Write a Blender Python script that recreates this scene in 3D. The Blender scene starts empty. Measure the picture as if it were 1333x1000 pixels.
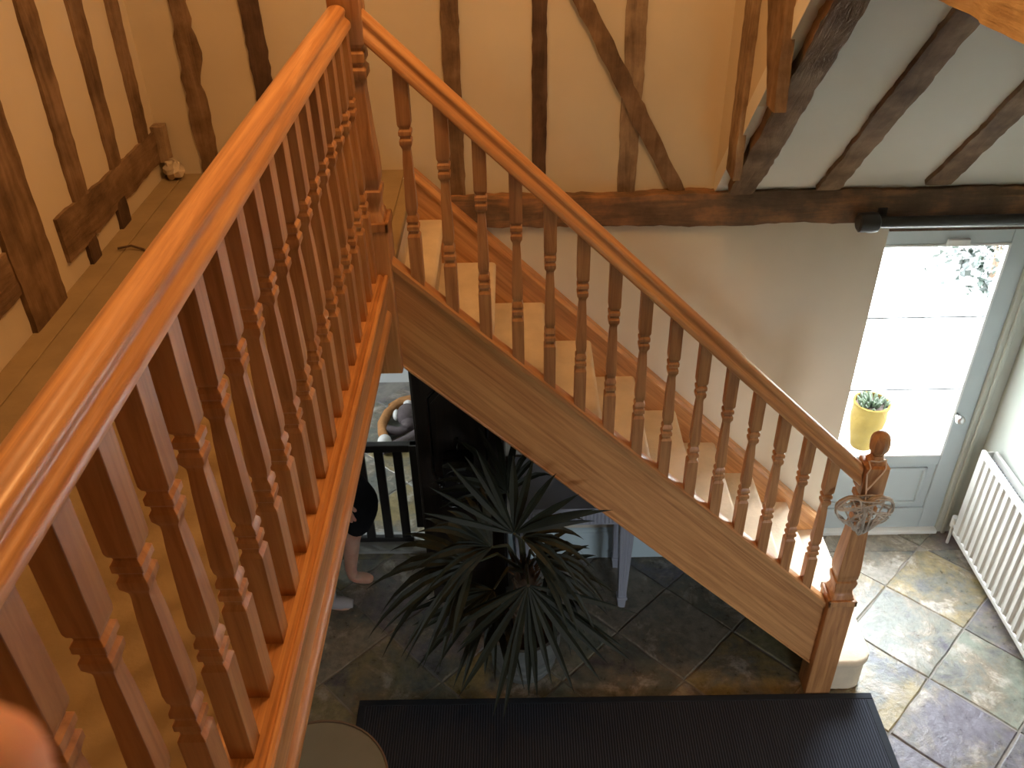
import bpy, math, random
from mathutils import Vector, Matrix
random.seed(7)
S = bpy.context.scene
COL = S.collection

# ------------------------------------------------------------------ camera, world, lights, exposure
cam_d = bpy.data.cameras.new('camera'); cam = bpy.data.objects.new('camera', cam_d); COL.objects.link(cam)
cam_d.sensor_width = 36.0; cam_d.lens = 1160.0 / 1333.0 * 36.0; cam_d.clip_start = 0.01
CR = Matrix(((0.9998064898993759, 0.017764777007385518, 0.008449583005515647),
             (-0.0031870477666300382, 0.5701274338082624, -0.8215500909535209),
             (-0.019411993241871133, 0.8213641834881061, 0.5700737255840637)))
cam.matrix_world = Matrix.Translation((0, 0, 3.55)) @ CR.to_4x4()
cam_d.dof.use_dof = True; cam_d.dof.focus_distance = 2.2; cam_d.dof.aperture_fstop = 17.0
S.camera = cam
S.view_settings.view_transform = 'Standard'; S.view_settings.look = 'None'
S.view_settings.exposure = 0.0; S.view_settings.gamma = 1.0; S.view_settings.use_curve_mapping = False

SKY_L = 48.0
w = bpy.data.worlds.new('overcast_sky'); S.world = w; w.use_nodes = True
nt = w.node_tree; nt.nodes.clear()
tc = nt.nodes.new('ShaderNodeTexCoord'); sx = nt.nodes.new('ShaderNodeSeparateXYZ')
mr = nt.nodes.new('ShaderNodeMapRange'); bg = nt.nodes.new('ShaderNodeBackground'); wo = nt.nodes.new('ShaderNodeOutputWorld')
mr.inputs[1].default_value = 0.0; mr.inputs[2].default_value = 1.0      # overcast: zenith brighter than the horizon
mr.inputs[3].default_value = SKY_L * 0.75; mr.inputs[4].default_value = SKY_L * 1.35
bg.inputs[0].default_value = (0.86, 0.94, 1.0, 1)
nt.links.new(tc.outputs['Generated'], sx.inputs[0]); nt.links.new(sx.outputs[2], mr.inputs[0])
nt.links.new(mr.outputs[0], bg.inputs[1]); nt.links.new(bg.outputs[0], wo.inputs[0])

def point(name, loc, watt, color, r):
    d = bpy.data.lights.new(name, 'POINT'); d.energy = watt; d.color = color; d.shadow_soft_size = r
    o = bpy.data.objects.new(name, d); COL.objects.link(o); o.location = loc; return o
WARM = (1.0, 0.52, 0.19)
point('pendant_lamp', (0.35, 1.95, 4.45), 66.0, WARM, 0.10)
point('landing_lamp', (-0.95, 2.35, 4.6), 20.0, WARM, 0.10)
def portal(name, loc, rot, sx_, sy_):
    d = bpy.data.lights.new(name, 'AREA'); d.shape = 'RECTANGLE'; d.size = sx_; d.size_y = sy_
    d.cycles.is_portal = True
    o = bpy.data.objects.new(name, d); COL.objects.link(o); o.location = loc; o.rotation_euler = rot
portal('door_portal', (1.93, 3.75, 1.13), (math.radians(-90), 0, 0), 0.75, 1.4)
portal('front_window_portal', (1.825, -2.24, 1.335), (math.radians(90), 0, 0), .95, .77)
portal('window_portal', (-2.54, 4.3, 1.35), (0, math.radians(-90), 0), .6, .8)

# ------------------------------------------------------------------ helpers
class MB:
    def __init__(s): s.v = []; s.f = []
    def add(s, vs, fs):
        n = len(s.v); s.v += [tuple(p) for p in vs]; s.f += [tuple(i + n for i in f) for f in fs]
    def box(s, x0, x1, y0, y1, z0, z1):
        s.hexa([(x0,y0,z0),(x1,y0,z0),(x1,y1,z0),(x0,y1,z0),(x0,y0,z1),(x1,y0,z1),(x1,y1,z1),(x0,y1,z1)]); return s
    def hexa(s, p): s.add(p, [(0,3,2,1),(4,5,6,7),(0,1,5,4),(1,2,6,5),(2,3,7,6),(3,0,4,7)]); return s
    def loft(s, rings, cap=True):
        n = len(rings[0]); vs = [p for r in rings for p in r]; fs = []
        for a in range(len(rings) - 1):
            for i in range(n):
                j = (i + 1) % n
                fs.append((a*n+i, a*n+j, (a+1)*n+j, (a+1)*n+i))
        if cap:
            fs.append(tuple(range(n))[::-1]); fs.append(tuple((len(rings)-1)*n + i for i in range(n)))
        s.add(vs, fs); return s
    def tube(s, pts, rad, sides=6, cap=True):
        pts = [Vector(p) for p in pts]; rings = []
        if not hasattr(rad, '__len__'): rad = [rad] * len(pts)
        t0 = (pts[1] - pts[0]).normalized()
        up = Vector((0, 0, 1)) if abs(t0.z) < .9 else Vector((1, 0, 0))
        a = t0.cross(up).normalized()
        for i, p in enumerate(pts):
            t = (pts[min(i+1, len(pts)-1)] - pts[max(i-1, 0)]).normalized()
            a = (a - t * a.dot(t)).normalized(); b = t.cross(a)
            rings.append([p + (a * math.cos(q) + b * math.sin(q)) * rad[i] for q in [2*math.pi*k/sides for k in range(sides)]])
        return s.loft(rings, cap)
    def lathe(s, prof, c=(0,0,0), sides=24, cap=True):
        return s.loft([[(c[0]+r*math.cos(2*math.pi*k/sides), c[1]+r*math.sin(2*math.pi*k/sides), c[2]+z) for k in range(sides)] for z, r in prof], cap)
    def square(s, prof, c=(0,0,0), ch=0.15):
        """square-section turning: chamfered square rings"""
        rings = []
        for z, h in prof:
            k = h * (1 - ch)
            rings.append([(c[0]+x, c[1]+y, c[2]+z) for x, y in [(h,-k),(h,k),(k,h),(-k,h),(-h,k),(-h,-k),(-k,-h),(k,-h)]])
        return s.loft(rings)
    def extrude(s, poly, d0, d1, axis):
        """poly: 2D points; axis 'y': (x,z), 'x': (y,z), 'z': (x,y)"""
        def P(p, d): return {'y': (p[0], d, p[1]), 'x': (d, p[0], p[1]), 'z': (p[0], p[1], d)}[axis]
        return s.loft([[P(p, d0) for p in poly], [P(p, d1) for p in poly]])
    def ball(s, c, r, seg=12, rings=8, sc=(1,1,1)):
        R = []
        for i in range(rings + 1):
            t = math.pi * i / rings; z = -math.cos(t); q = max(math.sin(t), .02)
            R.append([(c[0]+r*sc[0]*q*math.cos(2*math.pi*k/seg), c[1]+r*sc[1]*q*math.sin(2*math.pi*k/seg), c[2]+r*sc[2]*z) for k in range(seg)])
        return s.loft(R)

ROOT = {}
def rootloc(o):
    while o is not None:
        if o.name in ROOT: return ROOT[o.name]
        o = o.parent
    return Vector((0,0,0))
def mesh(name, mb, mat, smooth=35, off=(0,0,0)):
    me = bpy.data.meshes.new(name); off = Vector(off)
    me.from_pydata([tuple(Vector(p) - off) for p in mb.v], [], mb.f); me.validate()
    import bmesh
    bm = bmesh.new(); bm.from_mesh(me); bmesh.ops.recalc_face_normals(bm, faces=bm.faces); bm.to_mesh(me); bm.free()
    if smooth:
        for p in me.polygons: p.use_smooth = True
        me.set_sharp_from_angle(angle=math.radians(smooth))
    me.materials.append(mat); return me
def obj(name, mb, mat, parent=None, smooth=35, bevel=0.0, label=None):
    me = mesh(name, mb, mat, smooth, rootloc(parent))
    o = bpy.data.objects.new(name, me); COL.objects.link(o); o.parent = parent
    if bevel:
        b = o.modifiers.new('bevel', 'BEVEL'); b.width = bevel; b.segments = 2; b.limit_method = 'ANGLE'; b.angle_limit = math.radians(40)
    if label: o['label'] = label
    return o
def inst(name, me, loc, parent):
    o = bpy.data.objects.new(name, me); COL.objects.link(o); o.parent = parent
    o.location = Vector(loc) - rootloc(parent); return o
def thing(name, label, cat, loc=(0,0,0), group=None):
    o = bpy.data.objects.new(name, None); COL.objects.link(o); o.location = loc; o.empty_display_size = .1
    ROOT[o.name] = Vector(loc); return tag(o, label, cat, group)
def tag(o, label, cat, group=None):
    o['label'] = label; o['category'] = cat
    if group: o['group'] = group
    return o
def struct(o): o['kind'] = 'structure'; return o
def stuff(o): o['kind'] = 'stuff'; return o

# ------------------------------------------------------------------ materials
def lin(r, g, b):
    f = lambda c: (c/255/12.92) if c/255 <= .04045 else ((c/255+.055)/1.055)**2.4
    return (f(r), f(g), f(b), 1)
def base(name, rough=.5, spec=.5):
    m = bpy.data.materials.new(name); m.use_nodes = True; t = m.node_tree; b = t.nodes['Principled BSDF']
    b.inputs['Roughness'].default_value = rough; b.inputs['Specular IOR Level'].default_value = spec
    return m, t, b
def ramp(t, fac, stops):
    r = t.nodes.new('ShaderNodeValToRGB'); e = r.color_ramp.elements
    while len(e) < len(stops): e.new(.5)
    for k, (p, c) in enumerate(stops): e[k].position = p; e[k].color = c
    t.links.new(fac, r.inputs[0]); return r.outputs[0]
def noise(t, scale, detail=5, rough=.55, vec=None, dist=0):
    n = t.nodes.new('ShaderNodeTexNoise'); n.inputs['Scale'].default_value = scale; n.inputs['Detail'].default_value = detail
    n.inputs['Roughness'].default_value = rough; n.inputs['Distortion'].default_value = dist
    if vec: t.links.new(vec, n.inputs['Vector'])
    return n.outputs['Fac']
def coord(t, scale=(1,1,1), rot=(0,0,0), rnd=False):
    c = t.nodes.new('ShaderNodeTexCoord'); v = c.outputs['Object']
    if rnd:
        oi = t.nodes.new('ShaderNodeObjectInfo'); ad = t.nodes.new('ShaderNodeVectorMath'); ad.operation = 'MULTIPLY_ADD'
        ml = t.nodes.new('ShaderNodeMath'); ml.operation = 'MULTIPLY'; ml.inputs[1].default_value = 37.0
        t.links.new(oi.outputs['Random'], ml.inputs[0])
        av = t.nodes.new('ShaderNodeVectorMath'); av.operation = 'ADD'
        t.links.new(v, av.inputs[0]); t.links.new(ml.outputs[0], av.inputs[1]); v = av.outputs[0]
    if any(rot):
        m = t.nodes.new('ShaderNodeMapping'); m.inputs['Rotation'].default_value = rot; t.links.new(v, m.inputs[0]); v = m.outputs[0]
    m = t.nodes.new('ShaderNodeMapping'); m.inputs['Scale'].default_value = scale; t.links.new(v, m.inputs[0])
    return m.outputs[0]
def bump(t, b, h, strength=.3, dist=.01):
    n = t.nodes.new('ShaderNodeBump'); n.inputs['Strength'].default_value = strength; n.inputs['Distance'].default_value = dist
    t.links.new(h, n.inputs['Height']); t.links.new(n.outputs[0], b.inputs['Normal'])
def wood(name, c0, c1, scale, rot=(0,0,0), rough=.35, rnd=False, coat=0.0):
    m, t, b = base(name, rough)
    v = coord(t, scale, rot, rnd)
    n1 = noise(t, 1.0, 8, .66, v, .8)
    dk = tuple(c*.72 for c in c0[:3])+(1,)
    t.links.new(ramp(t, n1, [(.30, dk), (.42, c0), (.62, c1)]), b.inputs['Base Color'])
    b.inputs['Coat Weight'].default_value = coat; b.inputs['Coat Roughness'].default_value = .25
    bump(t, b, n1, .12, .002); return m
def plain(name, col, rough=.5, var=.06, sc=6, bmp=0.0, metal=0, spec=.5):
    m, t, b = base(name, rough, spec); v = coord(t)
    n = noise(t, sc, 4, .55, v)
    c = Vector(col[:3]); a = tuple(c * (1 - var)) + (1,); d = tuple(c * (1 + var)) + (1,)
    t.links.new(ramp(t, n, [(.3, a), (.7, d)]), b.inputs['Base Color']); b.inputs['Metallic'].default_value = metal
    if bmp: bump(t, b, noise(t, sc * 4, 5, .6, v), bmp, .004)
    return m

OAK0, OAK1 = (.44,.20,.075,1), (.62,.32,.13,1)
SLOPE = math.atan(.972)
M = {}
M['oak_x'] = wood('oak_along_slope', OAK0, OAK1, (1.6, 22, 42), (0, -SLOPE, 0), .36)
M['oak_y'] = wood('oak_along_landing', OAK0, OAK1, (75, 1.8, 50), (0,0,0), .34, coat=.04)
M['oak_xr'] = wood('oak_handrail_slope', OAK0, OAK1, (1.6, 60, 45), (0, -SLOPE, 0), .34, coat=.04)
M['oak_z'] = wood('oak_upright', (.36,.16,.06,1), (.50,.25,.10,1), (36, 36, 2.2), (0,0,0), .42, rnd=True)
def old_oak(name, c0, c1, c2, sc):
    m, t, b = base(name, .85, .25); v = coord(t, sc, (0,0,0), True)
    n = noise(t, 1.0, 9, .70, v, .7); v2 = coord(t, (7,7,7), (0,0,0), True); n2 = noise(t, 1.0, 5, .6, v2)
    mx = t.nodes.new('ShaderNodeMath'); mx.operation = 'MULTIPLY_ADD'; mx.inputs[1].default_value = .55
    t.links.new(n2, mx.inputs[0]); ml = t.nodes.new('ShaderNodeMath'); ml.operation = 'MULTIPLY'; ml.inputs[1].default_value = .45
    t.links.new(n, ml.inputs[0]); t.links.new(ml.outputs[0], mx.inputs[2])
    t.links.new(ramp(t, mx.outputs[0], [(.36, c0), (.50, c1), (.64, c2)]), b.inputs['Base Color'])
    bump(t, b, n, .9, .010); return m
GR = {'': (24, 24, 2.5), '_x': (2.5, 24, 24), '_y': (24, 2.5, 24), '_s': (20, 4, 4)}
for k_, sc_ in GR.items():
    M['timber'+k_] = old_oak('old_timber'+k_, (.09,.054,.032,1), (.20,.125,.072,1), (.32,.21,.13,1), sc_)
M['timber_dark'] = old_oak('old_timber_dark', (.05,.03,.02,1), (.10,.06,.04,1), (.16,.10,.065,1), GR[''])
M['timber_pale'] = old_oak('old_timber_pale', (.12,.08,.052,1), (.27,.185,.12,1), (.44,.32,.21,1), GR[''])
M['timber_red'] = old_oak('old_timber_red', (.08,.052,.034,1), (.17,.105,.065,1), (.38,.19,.09,1), GR['_x'])
M['timber_clean'] = old_oak('cleaned_timber', (.38,.25,.14,1), (.52,.37,.21,1), (.62,.46,.28,1), GR['_y'])
M['wall'] = plain('cream_plaster', (.62,.54,.42), .9, .05, 2.5, .15, spec=.2)
M['wall_low'] = plain('pale_plaster', (.64,.59,.50), .9, .04, 2.5, .1, spec=.2)
M['ceil'] = plain('white_plaster', (.74,.73,.69), .9, .03, 2.0, .1, spec=.2)
M['wall_r'] = plain('pale_green_plaster', (.44,.46,.42), .9, .03, 2.0, .1, spec=.2)
M['white_paint'] = plain('white_gloss_paint', (.74,.75,.74), .35, .02)
M['skirt_paint'] = plain('pale_blue_paint', (.60,.72,.78), .4, .02)
M['door_paint'] = plain('pale_blue_grey_paint', (.42,.475,.50), .4, .03)
M['frame_paint'] = plain('grey_green_paint', (.42,.43,.38), .45, .04)
M['rad'] = plain('radiator_enamel', (.49,.48,.45), .4, .02)
M['rad_grille'] = plain('radiator_grille_grey', (.40,.42,.44), .5, .05)
M['carpet'] = plain('cream_carpet', (.68,.57,.43), .98, .10, 9, .5, spec=.1)
M['carpet_land'] = plain('brown_carpet', (.30,.22,.125), .98, .10, 9, .5, spec=.1)
M['grout'] = plain('dark_grout', (.22,.20,.175), .9, .2, 14, .3)
M['black'] = plain('black_stain', (.018,.016,.015), .45, .2)
M['dark_gloss'] = plain('black_gloss', (.010,.009,.009), .12, .2)
M['cab'] = wood('dark_stained_wood', (.014,.010,.008,1), (.030,.022,.017,1), (30, 30, 2), (0,0,0), .38)
M['lead'] = plain('grey_lead', (.12,.12,.12), .5)
M['chrome'] = plain('brushed_steel', (.6,.6,.6), .3, .03, metal=1)
M['pole'] = plain('charcoal_metal', (.035,.033,.033), .4, .1)
M['table_paint'] = plain('lilac_grey_paint', (.36,.37,.44), .5, .05)
M['stone'] = plain('grey_flagstone', (.30,.30,.28), .7, .2, 8, .4)
M['patio'] = plain('pale_paving', (.50,.49,.46), .9, .12, 3, .2)
def fabric_rug():
    m, t, b = base('charcoal_weave', .95, .1); v = coord(t)
    wv = t.nodes.new('ShaderNodeTexWave'); wv.bands_direction = 'X'; wv.inputs['Scale'].default_value = 26; wv.inputs['Distortion'].default_value = .6
    t.links.new(v, wv.inputs['Vector'])
    t.links.new(ramp(t, wv.outputs['Fac'], [(0, (.018,.020,.026,1)), (1, (.050,.054,.068,1))]), b.inputs['Base Color'])
    bump(t, b, wv.outputs['Fac'], .5, .003); return m
M['rug'] = fabric_rug()
M['rug_edge'] = plain('charcoal_binding', (.013,.016,.022), .95, .1, 20, .2)
def slate():
    m, t, b = base('riven_slate', .34, .5)
    v = coord(t, (1,1,1), (0,0,0), True)
    oi = t.nodes.new('ShaderNodeObjectInfo')
    n = noise(t, 3.2, 9, .68, v, .4)
    fac = ramp(t, n, [(.42, (0,0,0,1)), (.56, (1,1,1,1))])
    n2 = noise(t, 4.6, 10, .70, v, .5); n3 = noise(t, 22, 6, .7, v)
    veins = ramp(t, n2, [(.34, (.075,.07,.085,1)), (.45, (.15,.15,.125,1)), (.53, (.20,.165,.115,1)), (.60, (.40,.36,.30,1)), (.66, (.22,.20,.17,1))])
    mx = t.nodes.new('ShaderNodeMix'); mx.data_type = 'RGBA'; mx.blend_type = 'MIX'
    t.links.new(fac, mx.inputs[0]); t.links.new(oi.outputs['Color'], mx.inputs[6]); t.links.new(veins, mx.inputs[7])
    my = t.nodes.new('ShaderNodeMix'); my.data_type = 'RGBA'; my.blend_type = 'MULTIPLY'; my.inputs[0].default_value = 1.0
    t.links.new(mx.outputs[2], my.inputs[6]); t.links.new(ramp(t, n3, [(.3, (.62,.62,.62,1)), (.7, (1.25,1.25,1.25,1))]), my.inputs[7])
    t.links.new(my.outputs[2], b.inputs['Base Color'])
    rr = t.nodes.new('ShaderNodeMapRange'); rr.inputs[3].default_value = .18; rr.inputs[4].default_value = .44
    t.links.new(n3, rr.inputs[0]); t.links.new(rr.outputs[0], b.inputs['Roughness'])
    h = t.nodes.new('ShaderNodeMath'); h.operation = 'ADD'; t.links.new(n2, h.inputs[0]); t.links.new(n, h.inputs[1])
    bump(t, b, h.outputs[0], .7, .012); return m
M['slate'] = slate()
def glass():
    m = bpy.data.materials.new('window_glass'); m.use_nodes = True; t = m.node_tree; t.nodes.clear()
    o = t.nodes.new('ShaderNodeOutputMaterial'); mx = t.nodes.new('ShaderNodeMixShader'); tr = t.nodes.new('ShaderNodeBsdfTransparent')
    gl = t.nodes.new('ShaderNodeBsdfGlossy'); gl.inputs['Roughness'].default_value = .02; fr = t.nodes.new('ShaderNodeFresnel'); ge = t.nodes.new('ShaderNodeNewGeometry'); mr_ = t.nodes.new('ShaderNodeMapRange')
    mr_.inputs[3].default_value = 1.45; mr_.inputs[4].default_value = 1/1.45; t.links.new(ge.outputs['Backfacing'], mr_.inputs[0]); t.links.new(mr_.outputs[0], fr.inputs[0])
    t.links.new(fr.outputs[0], mx.inputs[0]); t.links.new(tr.outputs[0], mx.inputs[1]); t.links.new(gl.outputs[0], mx.inputs[2]); t.links.new(mx.outputs[0], o.inputs[0])
    return m
M['glass'] = glass()
def leafmat(name, c0, c1, rough=.4):
    m, t, b = base(name, rough); v = coord(t, (1,1,1), (0,0,0), True)
    t.links.new(ramp(t, noise(t, 9, 3, .5, v), [(.3, c0), (.7, c1)]), b.inputs['Base Color']); return m
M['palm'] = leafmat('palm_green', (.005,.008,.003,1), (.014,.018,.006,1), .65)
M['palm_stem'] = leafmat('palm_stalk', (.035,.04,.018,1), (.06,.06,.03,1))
M['palm_fibre'] = plain('palm_fibre', (.12,.075,.045), .95, .4, 30, .6)
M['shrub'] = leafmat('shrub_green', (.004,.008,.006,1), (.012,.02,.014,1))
M['succ'] = leafmat('succulent_green', (.012,.02,.01,1), (.028,.04,.02,1))
M['pot_yellow'] = plain('glazed_ochre', (.050,.033,.007), .9, .25, 7, spec=.05)
M['pot_grey'] = plain('banded_stoneware', (.13,.135,.13), .6, .2, 10)
M['soil'] = plain('dark_soil', (.03,.02,.015), 1, .3, 30, .5)
M['twig'] = plain('grey_willow', (.46,.40,.33), .8, .35, 25, .3)
M['ribbon'] = plain('cream_ribbon', (.62,.48,.36), .8, .1)
M['plush_grey'] = plain('grey_plush', (.13,.105,.105), 1, .15, 30, .6, spec=.1)
M['plush_tan'] = plain('tan_plush', (.40,.19,.075), 1, .15, 30, .6, spec=.1)
M['plush_white'] = plain('white_plush', (.72,.70,.66), 1, .06, 30, .6, spec=.1)
M['cloth_black'] = plain('black_cloth', (.012,.012,.014), .95, .2, 12, .2, spec=.1)
M['sock'] = plain('pale_sock', (.36,.33,.34), .95, .1)
M['hair'] = plain('brown_hair', (.05,.03,.02), .6, .3, 40)
M['table_top'] = plain('greige_paint', (.24,.22,.17), .6, .06)
M['table_rim'] = plain('brown_rim', (.20,.12,.07), .5, .1)
M['rock'] = plain('pale_flint', (.50,.42,.33), .9, .3, 14, .6)
def skin():
    m, t, b = base('skin', .5); v = coord(t)
    t.links.new(ramp(t, noise(t, 20, 3, .5, v), [(.3, (.56,.30,.21,1)), (.7, (.66,.38,.28,1))]), b.inputs['Base Color'])
    b.inputs['Subsurface Weight'].default_value = .6; b.inputs['Subsurface Radius'].default_value = (1,.35,.2); b.inputs['Subsurface Scale'].default_value = .012
    return m
M['skin'] = skin()

# ------------------------------------------------------------------ setting
floor = struct(obj('floor', MB().box(-2.45, 2.52, -2.1, 3.70, -.12, -.005).box(-2.45, .65, 3.70, 5.3, -.12, -.005), M['grout'], None, 0))
# slate tiles laid diagonally on a 0.4 m grid; each tile a piece of the floor
REG = [(-1.43, 2.40, 1.2, 3.46), (1.573, 2.40, 3.46, 3.60), (-1.43, -.50, 3.46, 3.62), (-2.4, .6, 3.62, 5.17)]
def clip(poly, x0, x1, y0, y1):
    for ax, val, sg in ((0,x0,1),(0,x1,-1),(1,y0,1),(1,y1,-1)):
        out = []
        for i, p in enumerate(poly):
            q = poly[(i+1) % len(poly)]; a = (p[ax]-val)*sg; b_ = (q[ax]-val)*sg
            if a >= 0: out.append(p)
            if a * b_ < 0:
                k = a / (a - b_); out.append((p[0]+(q[0]-p[0])*k, p[1]+(q[1]-p[1])*k))
        poly = out
        if len(poly) < 3: return []
    return poly
PAL = [(.085,.088,.07,1), (.12,.105,.055,1), (.15,.115,.05,1), (.07,.072,.068,1), (.11,.12,.095,1), (.10,.08,.085,1), (.14,.125,.10,1), (.088,.080,.095,1)]
SPECIAL = {}
rt = random.Random(11)
A0, DA, B0, DB = -.745, .575, 3.966, .5665
for i in range(-9, 8):
    for j in range(-8, 9):
        a0, a1, b0, b1 = A0+i*DA+.0045, A0+(i+1)*DA-.0045, B0+j*DB+.0045, B0+(j+1)*DB-.0045
        cs = [(a0,b0),(a1,b0),(a1,b1),(a0,b1)]; pts = []
        for k in range(4):
            p, q = cs[k], cs[(k+1) % 4]
            for m_ in range(4):
                f = m_/4; jt = .007 if m_ else .004
                pts.append((p[0]+(q[0]-p[0])*f+rt.uniform(-jt,jt), p[1]+(q[1]-p[1])*f+rt.uniform(-jt,jt)))
        xy = [((a+b)/2, (b-a)/2) for a, b in pts]
        col = tuple(c*1.7 for c in PAL[rt.randrange(len(PAL))][:3])+(1,); dz = rt.uniform(-.002,.002)
        for r in REG:
            pl = clip(xy, *r)
            ar = abs(sum(pl[k][0]*pl[(k+1)%len(pl)][1]-pl[(k+1)%len(pl)][0]*pl[k][1] for k in range(len(pl))))/2 if pl else 0
            if ar < .004: continue
            cx_, cy_ = sum(p[0] for p in pl)/len(pl), sum(p[1] for p in pl)/len(pl)
            ins = [(cx_+(p[0]-cx_)*.975, cy_+(p[1]-cy_)*.975) for p in pl]
            mb = MB().loft([[(p[0],p[1],-.03) for p in pl], [(p[0],p[1],-.004+dz) for p in pl], [(p[0],p[1],dz) for p in ins]])
            o = obj('tile', mb, M['slate'], floor, 25); o.color = SPECIAL.get((i,j), col)

wb = MB().box(-.50, 1.573, 3.46, 3.62, -.05, 1.97).box(-1.55, -.5, 3.46, 3.62, 2.0, 2.189).box(-1.55, 2.52, 3.50, 3.62, 2.2, 5.2).box(-.5, 2.52, 3.50, 3.62, 2.04, 2.2).box(-.5, 1.573, 3.46, 3.62, 1.97, 2.04)
wall_back = struct(obj('wall_back', wb, M['wall_low'], None, 0))
wall_back.data.materials.append(M['wall'])
for p in wall_back.data.polygons:
    if p.center.z > 2.10: p.material_index = 1
wall_left = struct(obj('wall_left', MB().box(-1.55, -1.43, -2.1, 3.62, -.05, 5.2), M['wall'], None, 0))
wall_right = struct(obj('wall_right', MB().box(2.40, 2.52, -2.1, 3.72, -.05, 5.2), M['wall_r'], None, 0))
wf = MB().box(-1.55, 1.35, -2.2, -2.1, -.05, 5.2).box(2.30, 2.52, -2.2, -2.1, -.05, 5.2).box(1.35, 2.30, -2.2, -2.1, -.05, .95).box(1.35, 2.30, -2.2, -2.1, 1.72, 5.2)
M['low_bounce'] = plain('brown_low_bounce', (.10,.07,.045), .7, .2, 3)  # made-up dark colour for the unseen front wall, cuts lamp bounce onto the balusters
struct(obj('wall_front', wf, M['low_bounce'], None, 0))
struct(obj('wall_above_door', MB().box(1.573, 2.40, 3.46, 3.62, 1.95, 2.04), M['wall_low'], None, 0))
M47 = math.tan(math.radians(47))
zc = lambda y: 2.1 + (3.46 - y) * M47
ceiling = struct(obj('ceiling', MB().extrude([(3.50, zc(3.50)), (3.50, zc(3.50)+.1), (.56, zc(.56)+.1), (.56, zc(.56))], .82, 2.5, 'x').box(-1.55, 2.52, -2.2, 3.62, 5.2, 5.3), M['ceil'], None, 0))
wall_cheek = struct(obj('wall_cheek', MB().extrude([(3.50, zc(3.50)+.002), (3.50, 5.2), (.56, 5.2)], .822, .90, 'x'), M['wall'], None, 0))
# landing
fl = MB().box(-1.43, -.45, -2.1, 3.46, 2.0, 2.19).box(-.45, 2.40, -2.1, -.32, 2.0, 2.19)
floor_landing = struct(obj('floor_landing', fl, M['ceil'], None, 0))
obj('carpet', MB().box(-1.43, -.455, -2.1, 3.50, 2.19, 2.2).box(-.455, 2.40, -2.1, -.33, 2.19, 2.2), M['carpet_land'], floor_landing, 0)
obj('ledge', MB().box(-1.43, -1.355, -.2, 3.50, 2.2, 2.205), M['carpet_land'], floor_landing, 0, .004)
# landing edge and last riser at the head of the stair
obj('nosing', MB().box(-.455, -.408, 2.665, 3.40, 2.17, 2.203), M['carpet_land'], floor_landing, 0, .008)

# next room beyond the doorway
nr = MB().box(-2.4, .7, 5.17, 5.3, -.05, 2.35).box(.6, .7, 3.62, 5.17, -.05, 2.35)
nr.box(-2.5, -2.4, 3.62, 5.3, -.05, 1.05).box(-2.5, -2.4, 3.62, 5.3, 1.65, 2.35).box(-2.5, -2.4, 3.62, 3.9, 1.05, 1.65).box(-2.5, -2.4, 4.7, 5.3, 1.05, 1.65).box(-2.5, -1.55, 3.56, 3.62, -.05, 2.35)
struct(obj('wall_next_room', nr, M['white_paint'], None, 0))
struct(obj('ceiling_next_room', MB().box(-2.5, .7, 3.62, 5.3, 2.35, 2.42), M['ceil'], None, 0))
struct(obj('trim_threshold', MB().box(-1.43, -.50, 3.50, 3.66, -.02, .012), M['stone'], None, 0, .006))
win = MB().box(-2.48, -2.42, 3.9, 4.7, 1.05, 1.09).box(-2.48, -2.42, 3.9, 4.7, 1.61, 1.65).box(-2.48, -2.42, 3.9, 3.94, 1.09, 1.61).box(-2.48, -2.42, 4.66, 4.7, 1.09, 1.61)
win = struct(obj('window_2', win, M['white_paint'], None, 0))
obj('pane', MB().box(-2.452, -2.448, 3.94, 4.66, 1.09, 1.61), M['glass'], win, 0)
win3 = MB().box(1.35,2.30,-2.18,-2.12,.95,.99).box(1.35,2.30,-2.18,-2.12,1.68,1.72).box(1.35,1.39,-2.18,-2.12,.99,1.68).box(2.26,2.30,-2.18,-2.12,.99,1.68).box(1.81,1.84,-2.17,-2.13,.99,1.68)
win3 = struct(obj('window_3', win3, M['white_paint'], None, 0))
for x0, x1 in ((1.39,1.81),(1.84,2.26)): obj('pane', MB().box(x0,x1,-2.152,-2.148,.99,1.68), M['glass'], win3, 0)
# baseboards
struct(obj('baseboard_back', MB().extrude([(3.46,-.0),(3.443,0),(3.443,.165),(3.447,.18),(3.452,.185),(3.452,.205),(3.46,.21)], -.495, 1.57, 'x'), M['skirt_paint'], None, 30))
struct(obj('baseboard_right', MB().box(2.382, 2.40, .2, 3.55, 0, .10), M['frame_paint'], None, 0, .004))

# ------------------------------------------------------------------ timbers
def timber(parent, mat, p0, p1, w0, w1, wdir, ddir, depth, seed, jit=.008, n=14, back=.03, label=None, name='timber'):
    r = random.Random(seed); p0, p1, wd, dd = Vector(p0), Vector(p1), Vector(wdir).normalized(), Vector(ddir).normalized()
    rings = []; dl = dr = 0; n = max(6, int((p1 - p0).length / .03)); fj = min(.0028, jit)
    for k in range(n + 1):
        f = k / n; c = p0.lerp(p1, f); hw = (w0 + (w1 - w0) * f) / 2
        dl = dl * .86 + r.uniform(-jit, jit) * .45; dr = dr * .86 + r.uniform(-jit, jit) * .45; fl_, fr2 = r.uniform(-fj, fj), r.uniform(-fj, fj)
        dp = depth + r.uniform(-.3, .3) * min(depth, .012) * .35
        L, R_ = c - wd * (hw + dl + fl_), c + wd * (hw + dr + fr2)
        rings.append([L - dd * back, L + dd * (dp * .92), L + wd * hw * .3 + dd * dp, R_ - wd * hw * .3 + dd * dp, R_ + dd * (dp * .92), R_ - dd * back])
    return obj(name, MB().loft(rings), mat, parent, 40, label=label)
XD, YD, ZD = (1,0,0), (0,1,0), (0,0,1)
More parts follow.
